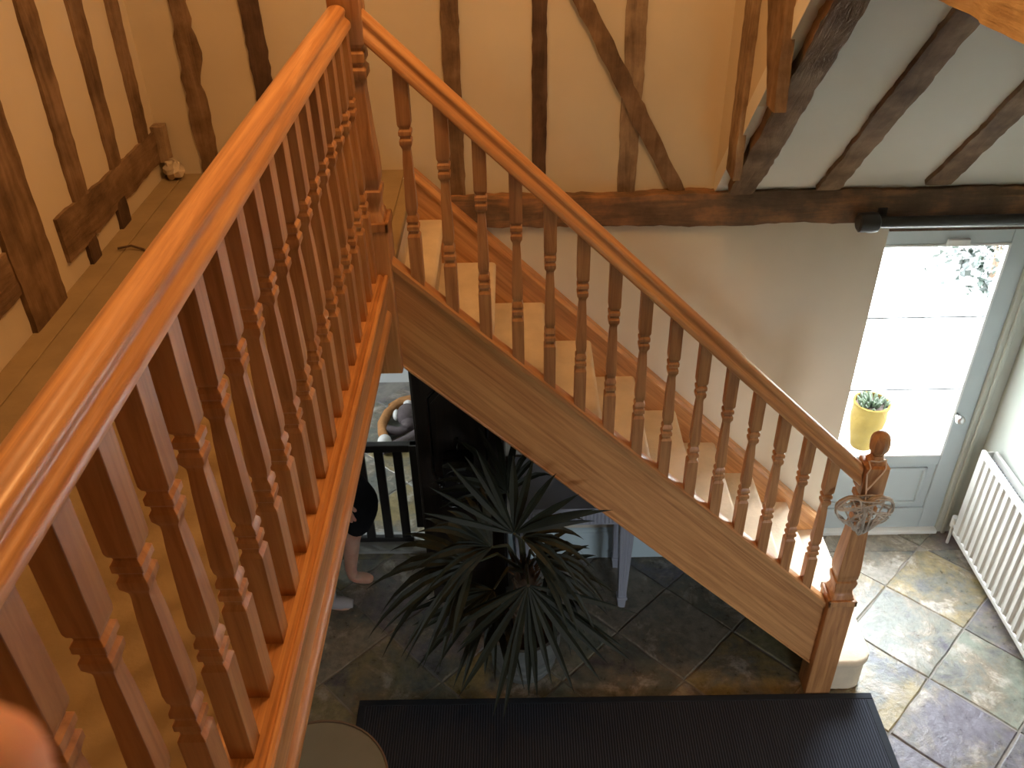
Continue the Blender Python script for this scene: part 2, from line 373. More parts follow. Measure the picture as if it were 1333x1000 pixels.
def bstud(mat, x0, z0, x1, z1, w0, w1, seed, depth=.010, jit=.003, **k):
    return timber(wall_back, mat, (x0, 3.50, z0), (x1, 3.50, z1), w0, w1, XD, (0,-1,0), depth, seed, jit, name='timber_stud', **k)
bstud(M['timber'], -.240, 2.08, -.225, 4.6, .060, .085, 1)
bstud(M['timber_dark'], .095, 2.10, .108, 4.6, .054, .066, 2, jit=.002)
bstud(M['timber_pale'], .456, 2.08, .470, 4.6, .074, .090, 3)
bstud(M['timber_dark'], -.965, 2.2, -.985, 4.6, .075, .07, 5, n=20)
bstud(M['timber'], -1.24, 2.2, -1.215, 4.6, .062, .06, 6, jit=.02, n=26)
timber(wall_back, M['timber'], (.685, 3.50, 2.06), (-.34, 3.50, 3.92), .066, .078, (1,0,.55), (0,-1,0), .026, 7, .004, name='timber_brace', label='diagonal brace crossing an upright')
beam = timber(wall_back, M['timber_red'], (-.36, 3.47, 2.025), (2.40, 3.47, 2.03), .125, .150, ZD, (0,-1,0), .035, 8, .008, 34, name='timber_beam', label='long horizontal beam above the plain wall')
# left wall, X = -1.43
def lstud(mat, y0, z0, y1, z1, w0, w1, seed, depth=.012, **k):
    return timber(wall_left, mat, (-1.43, y0, z0), (-1.43, y1, z1), w0, w1, YD, (1,0,0), depth, seed, .0045, name=k.pop('name', 'timber_stud'), **k)
lstud(M['timber'], 2.35, 2.15, 2.37, 4.4, .215, .20, 21, .018, n=18)
lstud(M['timber'], 2.745, 2.40, 2.83, 4.4, .10, .12, 22, n=18)
lstud(M['timber'], 3.055, 2.40, 3.16, 4.4, .085, .15, 23, n=18)
lstud(M['timber'], 3.345, 2.38, 3.47, 4.4, .085, .14, 24, n=18)
lstud(M['timber_dark'], 2.72, 2.17, 2.72, 2.30, .07, .075, 25, .014, n=4)
lstud(M['timber_dark'], 3.0, 2.16, 3.01, 2.30, .075, .08, 26, .014, n=4)
timber(wall_left, M['timber_y'], (-1.43, 2.55, 2.355), (-1.43, 3.48, 2.335), .145, .115, ZD, (1,0,0), .014, 27, .007, 16, name='timber_rail', label='short horizontal rail with ragged plaster edges')
timber(wall_left, M['timber_y'], (-1.43, 1.2, 2.40), (-1.43, 2.25, 2.40), .15, .14, ZD, (1,0,0), .012, 28, .006, 14, name='timber_rail')
lstud(M['timber_pale'], 3.46, 2.275, 3.465, 2.415, .055, .05, 29, .05, n=6, name='timber_block')
# cheek wall posts, X = .822
def cstud(mat, y0, z0, y1, z1, w0, w1, seed, depth=.02, jit=.006, n=14):
    return timber(wall_cheek, mat, (.822, y0, z0), (.822, y1, z1), w0, w1, YD, (-1,0,0), depth, seed, jit, n, .01, name='timber_post')
cstud(M['timber_pale'], 3.20, 2.27, 3.23, 4.4, .125, .18, 41, .02)
cstud(M['timber'], 2.765, 2.66, 2.90, 3.06, .10, .26, 42, .03)
cstud(M['timber'], 2.90, 3.05, 2.86, 4.6, .25, .25, 43, .03)
# rafters under the sloping ceiling
sd = Vector((0, -math.cos(math.radians(47)), math.sin(math.radians(47)))); nd = Vector((0, -sd.z, sd.y))
def rafter(mat, x0, x1, w, seed, depth, y0=3.44, y1=.8, **k):
    a = Vector((x0, y0, zc(y0))); b = Vector((x1, y1, zc(y1)))
    return timber(ceiling, mat, a, b, w, w*1.08, XD, nd * -1 if nd.z > 0 else nd, depth, seed, .006, 30, .02, name='timber_rafter', **k)
rafter(M['timber_s'], 0.905, .928, .098, 51, .045, 3.425)
rafter(M['timber_s'], 1.272, 1.30, .095, 52, .022)
rafter(M['timber_s'], 1.70, 1.68, .10, 53, .022, 3.42)
rafter(M['timber_s'], 2.12, 2.10, .10, 54, .03, 3.42)
tb = timber(None, M['timber_clean'], (1.15, -2.1, 3.20), (1.15, 2.95, 3.20), .22, .22, XD, ZD, .14, 61, .012, 30, .14)
tb.name = 'tie_beam'; tag(tb, 'golden tie beam crossing overhead at the upper right corner', 'beam')

# ------------------------------------------------------------------ door to the garden
FX0, FX1 = 1.50, 2.30
dr = struct(bpy.data.objects.new('door_1', None)); COL.objects.link(dr)
YA, YB = 3.62, 3.66
obj('door_stile', MB().box(1.50, 1.60, YA, YB, .02, 1.86), M['door_paint'], dr, 0, .004)
obj('door_stile', MB().box(2.205, 2.30, YA, YB, .02, 1.86), M['door_paint'], dr, 0, .004)
obj('door_rail', MB().box(1.60, 2.205, YA, YB, 1.755, 1.86), M['door_paint'], dr, 0, .004)
obj('door_rail', MB().box(1.60, 2.205, YA, YB, .47, .535), M['door_paint'], dr, 0, .004)
obj('door_rail', MB().box(1.60, 2.205, YA, YB, .02, .16), M['door_paint'], dr, 0, .004)
obj('door_panel', MB().box(1.60, 2.205, YA+.015, YB-.01, .16, .47), M['door_paint'], dr, 0)
def frame_bar(x0, x1, z0, z1, y, t, d):
    m = MB()
    for a in ((x0,x1,z0,z0+t),(x0,x1,z1-t,z1),(x0,x0+t,z0,z1),(x1-t,x1,z0,z1)): m.box(a[0],a[1],y-d,y+.004,a[2],a[3])
    return m
obj('panel_moulding', frame_bar(1.66, 2.16, .19, .445, YA+.015, .018, .014), M['door_paint'], dr, 0, .004)
obj('glazing_bead', frame_bar(1.597, 2.208, .532, 1.758, YA+.006, .012, .012), M['white_paint'], dr, 0, .003)
for z in (.955, 1.372): obj('glazing_bar', MB().box(1.60, 2.205, YA+.008, YA+.022, z-.004, z+.004), M['lead'], dr, 0)
for z0, z1 in ((.535, .951), (.959, 1.368), (1.376, 1.755)):
    obj('pane', MB().box(1.60, 2.205, YA+.013, YA+.017, z0, z1), M['glass'], dr, 0)
obj('sensor', MB().box(1.915, 2.015, YA-.018, YA, 1.752, 1.785), M['white_paint'], dr, 0, .004)
kn = MB().tube([(2.215,YA,.80),(2.215,YA-.03,.80)], .012, 10); kn.ball((2.215, YA-.045, .80), .024)
obj('knob', kn, M['chrome'], dr)
fr = MB().box(2.30, 2.40, 3.60, 3.68, 0, 1.94).box(1.573, 2.30, 3.60, 3.68, 1.86, 1.95).box(1.44, 1.50, 3.621, 3.70, 0, 1.95)
obj('door_frame', fr, M['frame_paint'], dr, 0, .004)
obj('architrave', MB().box(2.325, 2.345, 3.585, 3.60, 0, 1.9), M['frame_paint'], dr, 0, .004)
struct(obj('trim_sill', MB().box(1.573, 2.30, 3.585, 3.70, -.005, .02), M['white_paint'], None, 0, .004))
obj('lintel', MB().box(1.575, 2.40, 3.455, 3.62, 1.90, 1.95), M['timber_dark'], wall_back, 0, .004)
# curtain pole
cp = thing('curtain_pole', 'charcoal curtain pole with blunt finial mounted above the glazed door', 'curtain pole', (1.42, 3.37, 1.985))
obj('pole', MB().tube([(1.46,3.37,1.985),(2.395,3.37,1.985)], .024, 14), M['pole'], cp)
obj('finial', MB().loft([[(x,3.37+r*math.cos(q),1.985+r*math.sin(q)) for q in [2*math.pi*k/14 for k in range(14)]] for x,r in ((1.395,.030),(1.402,.040),(1.45,.044),(1.475,.040),(1.485,.026))]), M['pole'], cp)
obj('bracket', MB().box(1.50,1.53,3.37,3.44,1.975,1.995).box(1.495,1.535,3.43,3.445,1.95,2.02), M['pole'], cp, 0, .003)
obj('track', MB().box(1.52,2.395,3.40,3.425,1.940,1.950), M['chrome'], cp, 0)

# ------------------------------------------------------------------ garden beyond the door
M['lawn'] = plain('dull_lawn', (.09,.11,.05), 1, .2, 1)
struct(obj('ground_lawn', MB().box(-40, 40, -40, 50, -.5, -.26), M['lawn'], None, 0))
struct(obj('ground_patio', MB().box(-3, 9, 3.72, 12, -.25, -.03), M['patio'], None, 0))
gp = thing('flower_pot', 'ochre glazed pot of small green plants standing outside the glass door', 'plant pot', (2.16, 4.42, -.03))
obj('pot', MB().lathe([(0,.068),(.02,.072),(.12,.094),(.22,.108),(.30,.104),(.315,.112),(.335,.112),(.335,.098),(.30,.094)], (2.16,4.42,-.03), 28), M['pot_yellow'], gp)
obj('soil', MB().lathe([(.29,.094),(.305,.094)], (2.16,4.42,-.03), 20), M['soil'], gp)
r_ = random.Random(3); lf = MB()
for k in range(46):
    a = r_.uniform(0, 6.28); q = r_.uniform(0,.085); c = Vector((2.16+q*math.cos(a), 4.42+q*math.sin(a), .28)); d = Vector((math.cos(a)*.5, math.sin(a)*.5, 1)).normalized()*r_.uniform(.03,.075)
    lf.tube([c, c+d*.5, c+d], [.006,.012,.002], 5)
stuff(obj('leaves', lf, M['succ'], gp))
def shrub(label, c, r, n, seed):
    t = thing('garden_shrub', label, 'shrub', c); q = random.Random(seed); m = MB(); c = Vector(c)
    for k in range(n):
        d = Vector((q.gauss(0,1), q.gauss(0,1), abs(q.gauss(0,1))*.9)).normalized() * r * q.uniform(.45, 1); p = c + d
        a = Vector((q.uniform(-1,1), q.uniform(-1,1), q.uniform(-.4,1))).normalized()*.09; b = a.cross(Vector((q.uniform(-1,1),.3,.8))).normalized()*.03
        m.add([p, p+a*.5+b, p+a, p+a*.5-b], [(0,1,2,3)])
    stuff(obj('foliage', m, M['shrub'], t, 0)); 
    s = MB()
    for k in range(7):
        e = c + Vector((q.uniform(-.6,.6), q.uniform(-.6,.6), q.uniform(.4,.9)))*r; s.tube([c, c.lerp(e,.5)+Vector((.03,0,.03)), e], [.02,.012,.005], 5)
    obj('stem', s, M['palm_fibre'], t)
shrub('dark green garden shrub seen through the top of the door', (3.95, 6.6, -.03), .55, 700, 5)

# ------------------------------------------------------------------ radiator
rd = thing('radiator', 'white double panel radiator on the right hand wall', 'radiator', (2.35, 2.6, .1))
RY0, RY1, RZ0, RZ1 = 1.55, 3.475, .105, .69
poly = [(2.318, RY0)]; y = RY0 + .03
rp = MB(); prof = [(RY0, 2.312)]
while y < RY1 - .03:
    prof += [(y, 2.312), (y+.008, 2.322), (y+.024, 2.322), (y+.032, 2.312)]; y += .0535
prof += [(RY1, 2.312)]
sect = [(x, yy) for yy, x in prof] + [(2.330, RY1), (2.330, RY0)]
obj('front_panel', MB().extrude(sect, RZ0+.03, RZ1-.035, 'z'), M['rad'], rd, 25)
obj('panel_rim', MB().box(2.310, 2.332, RY0, RY1, RZ1-.036, RZ1).box(2.310, 2.332, RY0, RY1, RZ0, RZ0+.031), M['rad'], rd, 0, .006)
obj('rear_panel', MB().box(2.368, 2.384, RY0+.02, RY1-.02, RZ0, RZ1), M['rad'], rd, 0, .004)
g = MB()
k = RY0 + .03
while k < RY1 - .03:
    g.box(2.334, 2.366, k, k+.006, RZ0+.03, RZ1-.035); k += .022
stuff(obj('convector_fins', g, M['rad_grille'], rd, 0))
obj('side_panel', MB().box(2.330, 2.372, RY1-.012, RY1-.004, RZ0+.02, RZ1-.012), M['rad'], rd, 0)
vv = MB().tube([(2.33, RY1-.01, RZ0+.035), (2.33, RY1+.045, RZ0+.035)], .012, 10); vv.tube([(2.33, RY1+.04, RZ0+.035), (2.33, RY1+.04, -.0)], .008, 8); vv.tube([(2.33,RY1+.04,RZ0+.02),(2.33,RY1+.04,RZ0+.085)], .017, 12)
obj('valve', vv, M['white_paint'], rd)
for k in (2.0, 3.2): obj('wall_bracket', MB().box(2.384, 2.399, k, k+.04, .15, .6), M['rad'], rd, 0)

# ------------------------------------------------------------------ staircase
st = thing('staircase', 'carpeted oak staircase with turned balusters descending along the back wall', 'staircase', (1.35, 2.61, 0))
zst = lambda x: 1.455 - .972 * (x - .41)          # top of the outer string
zrb = lambda x: 2.119 - .972 * (x - .41)          # underside of the handrail
zws = lambda x: 1.738 - .984 * (x - .086)         # top of the wall string
YC = 2.609
def sloped(zf, x0, x1, y0, y1, d0, d1):
    return MB().hexa([(x0,y0,zf(x0)+d0),(x1,y0,zf(x1)+d0),(x1,y1,zf(x1)+d0),(x0,y1,zf(x0)+d0),(x0,y0,zf(x0)+d1),(x1,y0,zf(x1)+d1),(x1,y1,zf(x1)+d1),(x0,y1,zf(x0)+d1)])
obj('string_board', sloped(zst, -.41, 1.30, YC-.016, YC+.016, -.405, -.03), M['oak_x'], st, 0, .003)
def slope_prof(zf, x0, x1, prof):
    cs = 1 / math.cos(SLOPE)
    return MB().loft([[(x, YC + a, zf(x) + h * cs) for a, h in prof] for x in (x0, x1)])
CAPP = [(-.024,-.026),(-.026,-.018),(-.026,-.008),(-.020,-.002),(-.012,0),(.012,0),(.020,-.002),(.026,-.008),(.026,-.018),(.024,-.026)]
obj('string_cap', slope_prof(zst, -.41, 1.30, CAPP), M['oak_x'], st, 30)
obj('string_bead', sloped(zst, -.41, 1.30, YC-.020, YC+.020, -.418, -.403), M['oak_x'], st, 0, .003)
RAIL = [(-.032,0),(-.036,.004),(-.037,.013),(-.035,.020),(-.029,.026),(-.0240,.030),(-.0225,.035),(-.0245,.0405),(-.0260,.046),(-.0245,.053),(-.018,.0585),(-.009,.0620),(0,.063)]
RAIL = RAIL + [(-a, h) for a, h in RAIL[-2::-1]]
obj('handrail', slope_prof(zrb, -.418, 1.297, RAIL), M['oak_xr'], st, 38)
ws = sloped(zws, -.41, 1.56, 3.412, 3.459, -.42, -.03)
obj('wall_string', ws, M['oak_x'], st, 0, .003)
wm = MB().loft([[(x, yy, zws(x)+h) for yy, h in ((3.459,-.032),(3.398,-.032),(3.398,-.020),(3.408,-.010),(3.412,0),(3.459,0))] for x in (-.41, 1.565)])
obj('string_moulding', wm, M['oak_x'], st, 30)
XN = lambda k: 1.573 - (k - 1) * .208
for k in range(1, 11):
    x, xb, z = XN(k), XN(k + 1), .2 * k + .015
    pr = [(xb-.024, z), (x-.016, z), (x-.006, z-.004), (x, z-.013), (x-.002, z-.024), (x-.014, z-.032), (x-.020, z-.04), (x-.022, z-.2), (x-.05, z-.2), (x-.05, z-.04), (xb-.024, z-.04)]
    if k == 1:
        f0 = YC - .045; arc = [(x-.09+.09*math.sin(q), f0+.09-.09*math.cos(q)) for q in [math.pi/2*i_/8 for i_ in range(9)]]
        pl = [(xb-.024, 3.412), (xb-.024, YC+.03), (1.405, YC+.03), (1.405, f0)] + arc + [(x, 3.412)]
        cx_, cy_ = 1.5, 3.0
        rg = lambda d, z_: [(min(px_, x-d) if px_ > 1.5 else px_, py_ + (d if py_ < YC and px_ > 1.4 else 0), z_) for px_, py_ in pl]
        obj('step', MB().loft([rg(.018, .0), rg(.018, z-.045), rg(.006, z-.04), rg(0, z-.026), rg(.001, z-.012), rg(.008, z-.003), rg(.018, z)]), M['carpet'], st, 40); continue
    obj('step', MB().extrude(pr, YC+.016, 3.412, 'y'), M['carpet'], st, 40)
obj('top_riser', MB().box(-.455, -.425, 2.665, 3.412, 1.98, 2.19), M['carpet'], st, 0)
# balusters
def bal_profile(lb, ub, top):
    b = .0205
    return [(-.035,b),(lb-.006,b),(lb,b-.003),(lb+.004,.0145),(lb+.012,.0150),(lb+.018,.0195),(lb+.030,.0195),(lb+.036,.0150),(lb+.041,.0150),(lb+.047,.0190),(lb+.057,.0185),(lb+.066,.0140),(lb+.072,.0140),(lb+.078,.0165),
            (lb+.095,.0180),(lb+.13,.0172),(ub-.11,.0142),(ub-.075,.0122),(ub-.066,.0125),(ub-.060,.0150),(ub-.052,.0188),(ub-.040,.0190),(ub-.034,.0150),(ub-.029,.0150),(ub-.023,.0195),(ub-.012,.0195),(ub-.006,.0145),(ub-.002,.0148),(ub+.003,b-.002),(ub+.010,b),(top,b)]
bs = MB().square(bal_profile(.160, .507, .70), ch=.04)
bs.v = [(x, y, -.012-.972*x if z < 0 else (.672-.972*x if z > .69 else z)) for x, y, z in bs.v]
bm_s = mesh('baluster', bs, M['oak_z'], 25)
for k in range(15):
    x = -.327 + .1084 * k
    inst('baluster', bm_s, (x, YC, zst(x)), st)
def newel(name, cx, cy, z0, zl, zu, zt, parent, lw=.056, uw=.045):
    """square newel: lower block, beads, swelling shaft, upper block"""
    pr = [(z0,lw),(zl-.010,lw),(zl-.004,lw-.002),(zl,lw-.008),(zl+.004,.048),(zl+.012,.044),(zl+.022,.044),(zl+.030,.040),(zl+.042,.037),(zl+.058,.038),(zl+.075,.043),(zl+.095,.0455),(zl+.103,.0455),(zl+.108,.040),(zl+.118,.040),(zl+.124,.043),
          (zl+.150,.0445),(zl+.20,.0435),(zu-.24,.036),(zu-.14,.031),(zu-.105,.031),(zu-.098,.035),(zu-.09,.041),(zu-.068,.041),(zu-.06,.034),(zu-.052,.034),(zu-.045,.041),(zu-.022,.041),(zu-.015,.034),(zu-.008,.034),(zu-.002,uw-.004),(zu+.006,uw),(zt-.004,uw),(zt,uw-.004)]
    o = obj(name, MB().square([(z, h) for z, h in pr], (cx, cy, 0), ch=.06), M['oak_z'], parent, 40)
    cap = MB().square([(zt-.001,.030),(zt+.010,.032),(zt+.016,.026),(zt+.030,.021),(zt+.040,.022)], (cx,cy,0), .3)
    cap.lathe([(zt+.038,.020),(zt+.048,.027),(zt+.066,.0365),(zt+.085,.0395),(zt+.105,.0385),(zt+.122,.032),(zt+.136,.020),(zt+.143,.006)], (cx,cy,0), 8)
    obj('newel_cap', cap, M['oak_z'], o, 30)
    return o
newel('newel_post', 1.347, YC+.003, 0, .625, 1.21, 1.35, st)
newel('newel_post', -.460, YC+.003, 1.83, 2.385, 2.918, 3.09, st)
# collar lips on the lower blocks
for cx, z in ((1.347, .612), (-.460, 2.372)):
    m = MB(); h = .060
    for a in ((-h,h,-h,-h+.012),(-h,h,h-.012,h),(-h,-h+.012,-h,h),(h-.012,h,-h,h)): m.box(cx+a[0],cx+a[1],YC+.003+a[2],YC+.003+a[3],z-.012,z+.018)
    obj('collar', m, M['oak_z'], st, 0, .003)

# ------------------------------------------------------------------ landing balustrade
lb = thing('landing_balustrade', 'oak landing balustrade running from the foreground to the upper newel', 'balustrade', (-.472, 1.0, 2.2))
LX = -.4705; Y0L, Y1L = -.30, 2.560
obj('handrail', MB().loft([[(-.480 + a, yy, 2.966 + h) for a, h in RAIL] for yy in (Y0L, Y1L)]), M['oak_y'], lb, 38)
obj('base_rail', MB().extrude([(-.53,2.19),(-.53,2.206),(-.4515,2.206),(-.449,2.213),(-.440,2.214),(-.437,2.209),(-.433,2.205),(-.429,2.209),(-.427,2.212),(-.419,2.211),(-.415,2.206),(-.4145,2.190),(-.418,2.180),(-.426,2.172),(-.432,2.170),(-.47,2.170)], Y0L, Y1L, 'y'), M['oak_y'], lb, 30)
obj('fascia', MB().box(-.455, -.4315, Y0L, Y1L, 2.04, 2.172), M['oak_y'], lb, 0)
obj('fascia_bead', MB().extrude([(-.45,2.036),(-.424,2.038),(-.4185,2.046),(-.4185,2.062),(-.423,2.074),(-.4315,2.082),(-.45,2.082)], Y0L, Y1L, 'y'), M['oak_y'], lb, 30)
bm_l = mesh('baluster', MB().square(bal_profile(.232, .588, .774), ch=.04), M['oak_z'], 25)
for k in range(-9, 15):
    inst('baluster', bm_l, (LX, .861 + .0205 + .1177 * k, 2.204), lb)

# ------------------------------------------------------------------ wicker heart on the lower newel
hc = Vector((1.305, 2.515, 1.165)); ht = thing('wicker_heart', 'grey woven wicker heart hanging from the bottom newel post', 'decoration', hc)
hr = random.Random(5); hm = MB()
def hp(t, s=1.0):
    x = 16*math.sin(t)**3; z = 13*math.cos(t)-5*math.cos(2*t)-2*math.cos(3*t)-math.cos(4*t)
    return Vector((x/16*.112*s, 0, (z+2)/15*.098*s))
def bulge(p): 
    d = (abs(p.x)/.112)**2 + (abs(p.z)/.1)**2
    return .034 * max(0, 1 - d)**.5
for q in range(5):
    ph = hr.uniform(-.1,.1); s = hr.uniform(.93,1.0); dy = hr.uniform(-.01,.01)
    pts = [hc + hp(2*math.pi*k/40 + ph, s) + Vector((hr.uniform(-.003,.003), dy, hr.uniform(-.003,.003))) for k in range(41)]
    hm.tube(pts, .0036, 5)
for q in range(44):
    t0 = hr.uniform(0, 6.283); t1 = t0 + hr.uniform(1.6, 4.6); a, b_ = hp(t0), hp(t1); sg = -1 if q % 3 else 1
    pts = []
    for k in range(7):
        p = a.lerp(b_, k/6); p.y = sg * bulge(p) * hr.uniform(.8,1.05); pts.append(hc + p)
    hm.tube(pts, hr.uniform(.0024,.0040), 5)
stuff(obj('woven_twigs', hm, M['twig'], ht))
rb = MB()
for x1 in (1.315, 1.372):
    rb.tube([(1.305,2.518,1.215),(1.31,2.545,1.26),(x1-.012,2.560,1.33),(x1,2.566,1.353),(x1+.005 if x1>1.35 else x1-.004,2.590,1.372)], .0032, 5)
rb.tube([(1.317+.0,2.588,1.372),(1.347,2.580,1.374),(1.378,2.592,1.372)], .0032, 5)
obj('ribbon', rb, M['ribbon'], ht)

# ------------------------------------------------------------------ rug
rug = thing('rug', 'charcoal woven rug with bound edges on the slate floor', 'rug', (.4, 1.8, .004))
obj('weave', MB().box(-.735, 1.56, .85, 2.525, .004, .014), M['rug'], rug, 0, .003)
for a in ((-.765,1.59,2.52,2.553),(-.765,1.59,.82,.86),(-.765,-.73,.86,2.52),(1.555,1.59,.86,2.52)):
    obj('binding', MB().box(a[0],a[1],a[2],a[3],.004,.017), M['rug_edge'], rug, 0, .004)

# ------------------------------------------------------------------ round table under the landing edge
rtb = thing('round_table', 'small round greige table standing below the landing edge', 'table', (-.79, 1.87, 0))
obj('top', MB().lathe([(.425,.24),(.43,.268),(.445,.272),(.450,.268)], (-.79,1.87,0), 56), M['table_top'], rtb, 30)
rim = MB()
rim.loft([[(-.79+(.272+a)*math.cos(q), 1.87+(.272+a)*math.sin(q), .44+b_) for a, b_ in ((0,-.012),(.006,-.012),(.006,.014),(0,.014))] for q in [2*math.pi*k/56 for k in range(57)]], False)
obj('rim', rim, M['table_rim'], rtb, 30)
obj('column', MB().lathe([(.05,.03),(.10,.022),(.20,.03),(.30,.02),(.42,.05),(.426,.06)], (-.79,1.87,0), 20), M['table_top'], rtb)
for k in range(3):
    a = 2*math.pi*k/3+.4; d = Vector((math.cos(a), math.sin(a), 0)); c = Vector((-.79,1.87,0))
    obj('leg', MB().tube([c+Vector((0,0,.10)), c+d*.09+Vector((0,0,.085)), c+d*.17+Vector((0,0,.03)), c+d*.21+Vector((0,0,.014))], [.018,.017,.015,.013], 8), M['table_top'], rtb)

# ------------------------------------------------------------------ console table under the stair
ct = thing('console_table', 'lilac grey painted console table with reeded apron under the stairs', 'table', (.27, 3.25, 0))
CX0, CX1, CY0, CY1 = -.04, .545, 3.065, 3.43
obj('top', MB().extrude([(CY0-.02,.70),(CY0-.02,.712),(CY0-.012,.722),(CY1+.005,.722),(CY1+.005,.70)], CX0-.0, CX1+.02, 'x'), M['table_paint'], ct, 30)
obj('apron', MB().box(CX0+.02, CX1-.02, CY0+.010, CY0+.026, .60, .70).box(CX1-.03, CX1-.012, CY0+.02, CY1, .60, .70).box(CX0+.012, CX0+.03, CY0+.02, CY1, .60, .70), M['table_paint'], ct, 0)
rd_ = MB(); x = CX0 + .075
while x < CX1 - .07:
    rd_.tube([(x, CY0+.012, .61), (x, CY0+.012, .69)], .0075, 8); x += .018
stuff(obj('reeding', rd_, M['table_paint'], ct))
def cleg(x, y):
    m = MB().square([(0,.018),(.055,.021),(.062,.026),(.074,.026),(.080,.020),(.30,.027),(.50,.034),(.58,.035),(.585,.037),(.70,.037)], (x,y,0), .12)
    for sx_ in (-.010, 0, .010): m.tube([(x+sx_, y-.0205, .09), (x+sx_*1.5, y-.0345, .56)], .0035, 5); 
    return obj('leg', m, M['table_paint'], ct, 35)
for x in (CX0+.04, CX1-.045):
    for y in (CY0+.045, CY1-.045): cleg(x, y)

# ------------------------------------------------------------------ dark cabinet beside the doorway
cb = thing('cabinet', 'tall dark stained cabinet with shaped panel beside the gate', 'cabinet', (-.26, 3.28, 0))
BX0, BX1, BY = -.478, -.075, 3.15
obj('body', MB().box(BX0, BX1, BY+.02, 3.44, .08, 1.47), M['cab'], cb, 0, .006)
obj('plinth', MB().box(BX0+.015, BX1-.015, BY+.035, 3.43, 0, .08), M['cab'], cb, 0)
obj('door', MB().box(BX0+.01, BX1-.01, BY, BY+.022, .10, 1.45), M['cab'], cb, 0, .004)
q0, q1 = BX0+.075, BX1-.075; qm = (q0+q1)/2
path = [(q0,1.30),(q0,.88),(q0+.012,.82),(q0+.045,.76),(q0+.05,.70),(q0+.06,.665),(qm,.655),(q1-.06,.665),(q1-.05,.70),(q1-.045,.76),(q1-.012,.82),(q1,.88),(q1,1.30),(q1-.05,1.36),(qm,1.40),(q0+.05,1.36)]
obj('panel_moulding', MB().tube([(a, BY-.001, b_) for a, b_ in path + [path[0]]], .008, 6), M['dark_gloss'], cb)
obj('panel', MB().extrude([(a*.9+qm*.1, b_*.9+.1*1.0) for a, b_ in path], BY-.006, BY+.004, 'y'), M['cab'], cb, 20)
# black glossy lantern hung on the cabinet front
ln = thing('lantern', 'small black glossy lantern hanging on the dark cabinet front', 'lantern', (-.29, 3.09, .86))
LC = (-.283, 3.095)
obj('body', MB().box(LC[0]-.07, LC[0]+.07, LC[1]-.045, LC[1]+.045, .80, .99), M['dark_gloss'], ln, 0, .008)
obj('lid', MB().square([(.99,.062),(1.0,.066),(1.012,.05),(1.02,.02),(1.032,.02)], (LC[0],LC[1],0), .2), M['dark_gloss'], ln)
kb = MB()
for a, b_ in ((-.03,.94),(.03,.93),(-.035,.85),(.028,.86),(0,.90),(-.078,.92),(-.078,.88)): kb.ball((LC[0]+a, LC[1]-.047, b_), .013, 10, 6)
stuff(obj('studs', kb, M['dark_gloss'], ln))
obj('tray', MB().box(LC[0]-.08, LC[0]+.08, LC[1]-.052, LC[1]+.05, .785, .80), M['dark_gloss'], ln, 0, .004)
obj('hook', MB().tube([(LC[0],LC[1],1.03),(LC[0],LC[1],1.06),(LC[0],3.13,1.08),(LC[0],3.152,1.08)], .005, 8), M['dark_gloss'], ln)

# ------------------------------------------------------------------ dog gate in the doorway
gt = thing('pet_gate', 'black barred pet gate closing the doorway under the landing', 'gate', (-.95, 3.59, 0))
GY0, GY1 = 3.575, 3.605
obj('top_rail', MB().box(-1.40, -.535, GY0-.005, GY1+.005, .655, .70), M['black'], gt, 0, .004)
obj('bottom_rail', MB().box(-1.40, -.60, GY0, GY1, .014, .045), M['black'], gt, 0, .004)
gx = -.640
while gx > -1.38:
    obj('bar', MB().box(gx-.024, gx+.024, GY0+.004, GY1-.004, .04, .66), M['black'], gt, 0, .003); gx -= .098
obj('latch_stile', MB().box(-.575, -.515, GY0-.01, GY1+.01, .13, .70), M['black'], gt, 0, .004)
obj('hinge_stile', MB().box(-1.42, -1.375, GY0, GY1, .014, .70), M['black'], gt, 0, .004)

# ------------------------------------------------------------------ plush toy beyond the gate
ty = thing('plush_toy', 'long limbed grey and tan plush monkey on the floor behind the gate', 'soft toy', (-.80, 4.65, 0))
obj('tail', MB().tube([(-.70,4.80,.045),(-.74,4.86,.05),(-.81,4.84,.05),(-.875,4.74,.045),(-.90,4.63,.04),(-.885,4.53,.04),(-.868,4.48,.04)], .032, 12), M['plush_tan'], ty, 60)
obj('tail_tip', MB().ball((-.862,4.44,.045), .045), M['plush_white'], ty, 60)
obj('arm', MB().tube([(-.62,4.85,.05),(-.70,4.90,.05),(-.80,4.86,.05),(-.86,4.80,.045)], .03, 12), M['plush_tan'], ty, 60)
obj('body', MB().ball((-.63,4.66,.08), .10, 16, 10, (1.1,.9,.75)), M['plush_grey'], ty, 60)
hd = obj('head', MB().ball((-.735,4.66,.085), .078, 16, 10, (.9,1.05,.95)), M['plush_grey'], ty, 60)
obj('muzzle', MB().ball((-.72,4.585,.075), .05, 14, 8, (1,.9,.8)), M['plush_grey'], hd, 60)
obj('ear', MB().ball((-.805,4.655,.09), .038, 12, 8, (.6,1,1)), M['plush_white'], hd, 60)
obj('ear', MB().ball((-.735,4.755,.10), .035, 12, 8, (1,.6,1)), M['plush_white'], hd, 60)
obj('arm', MB().tube([(-.68,4.60,.05),(-.78,4.545,.04),(-.86,4.565,.04)], .03, 10), M['plush_grey'], ty, 60)
obj('leg', MB().tube([(-.60,4.58,.05),(-.70,4.47,.04),(-.80,4.40,.035),(-.87,4.37,.035)], .035, 10), M['plush_grey'], ty, 60)

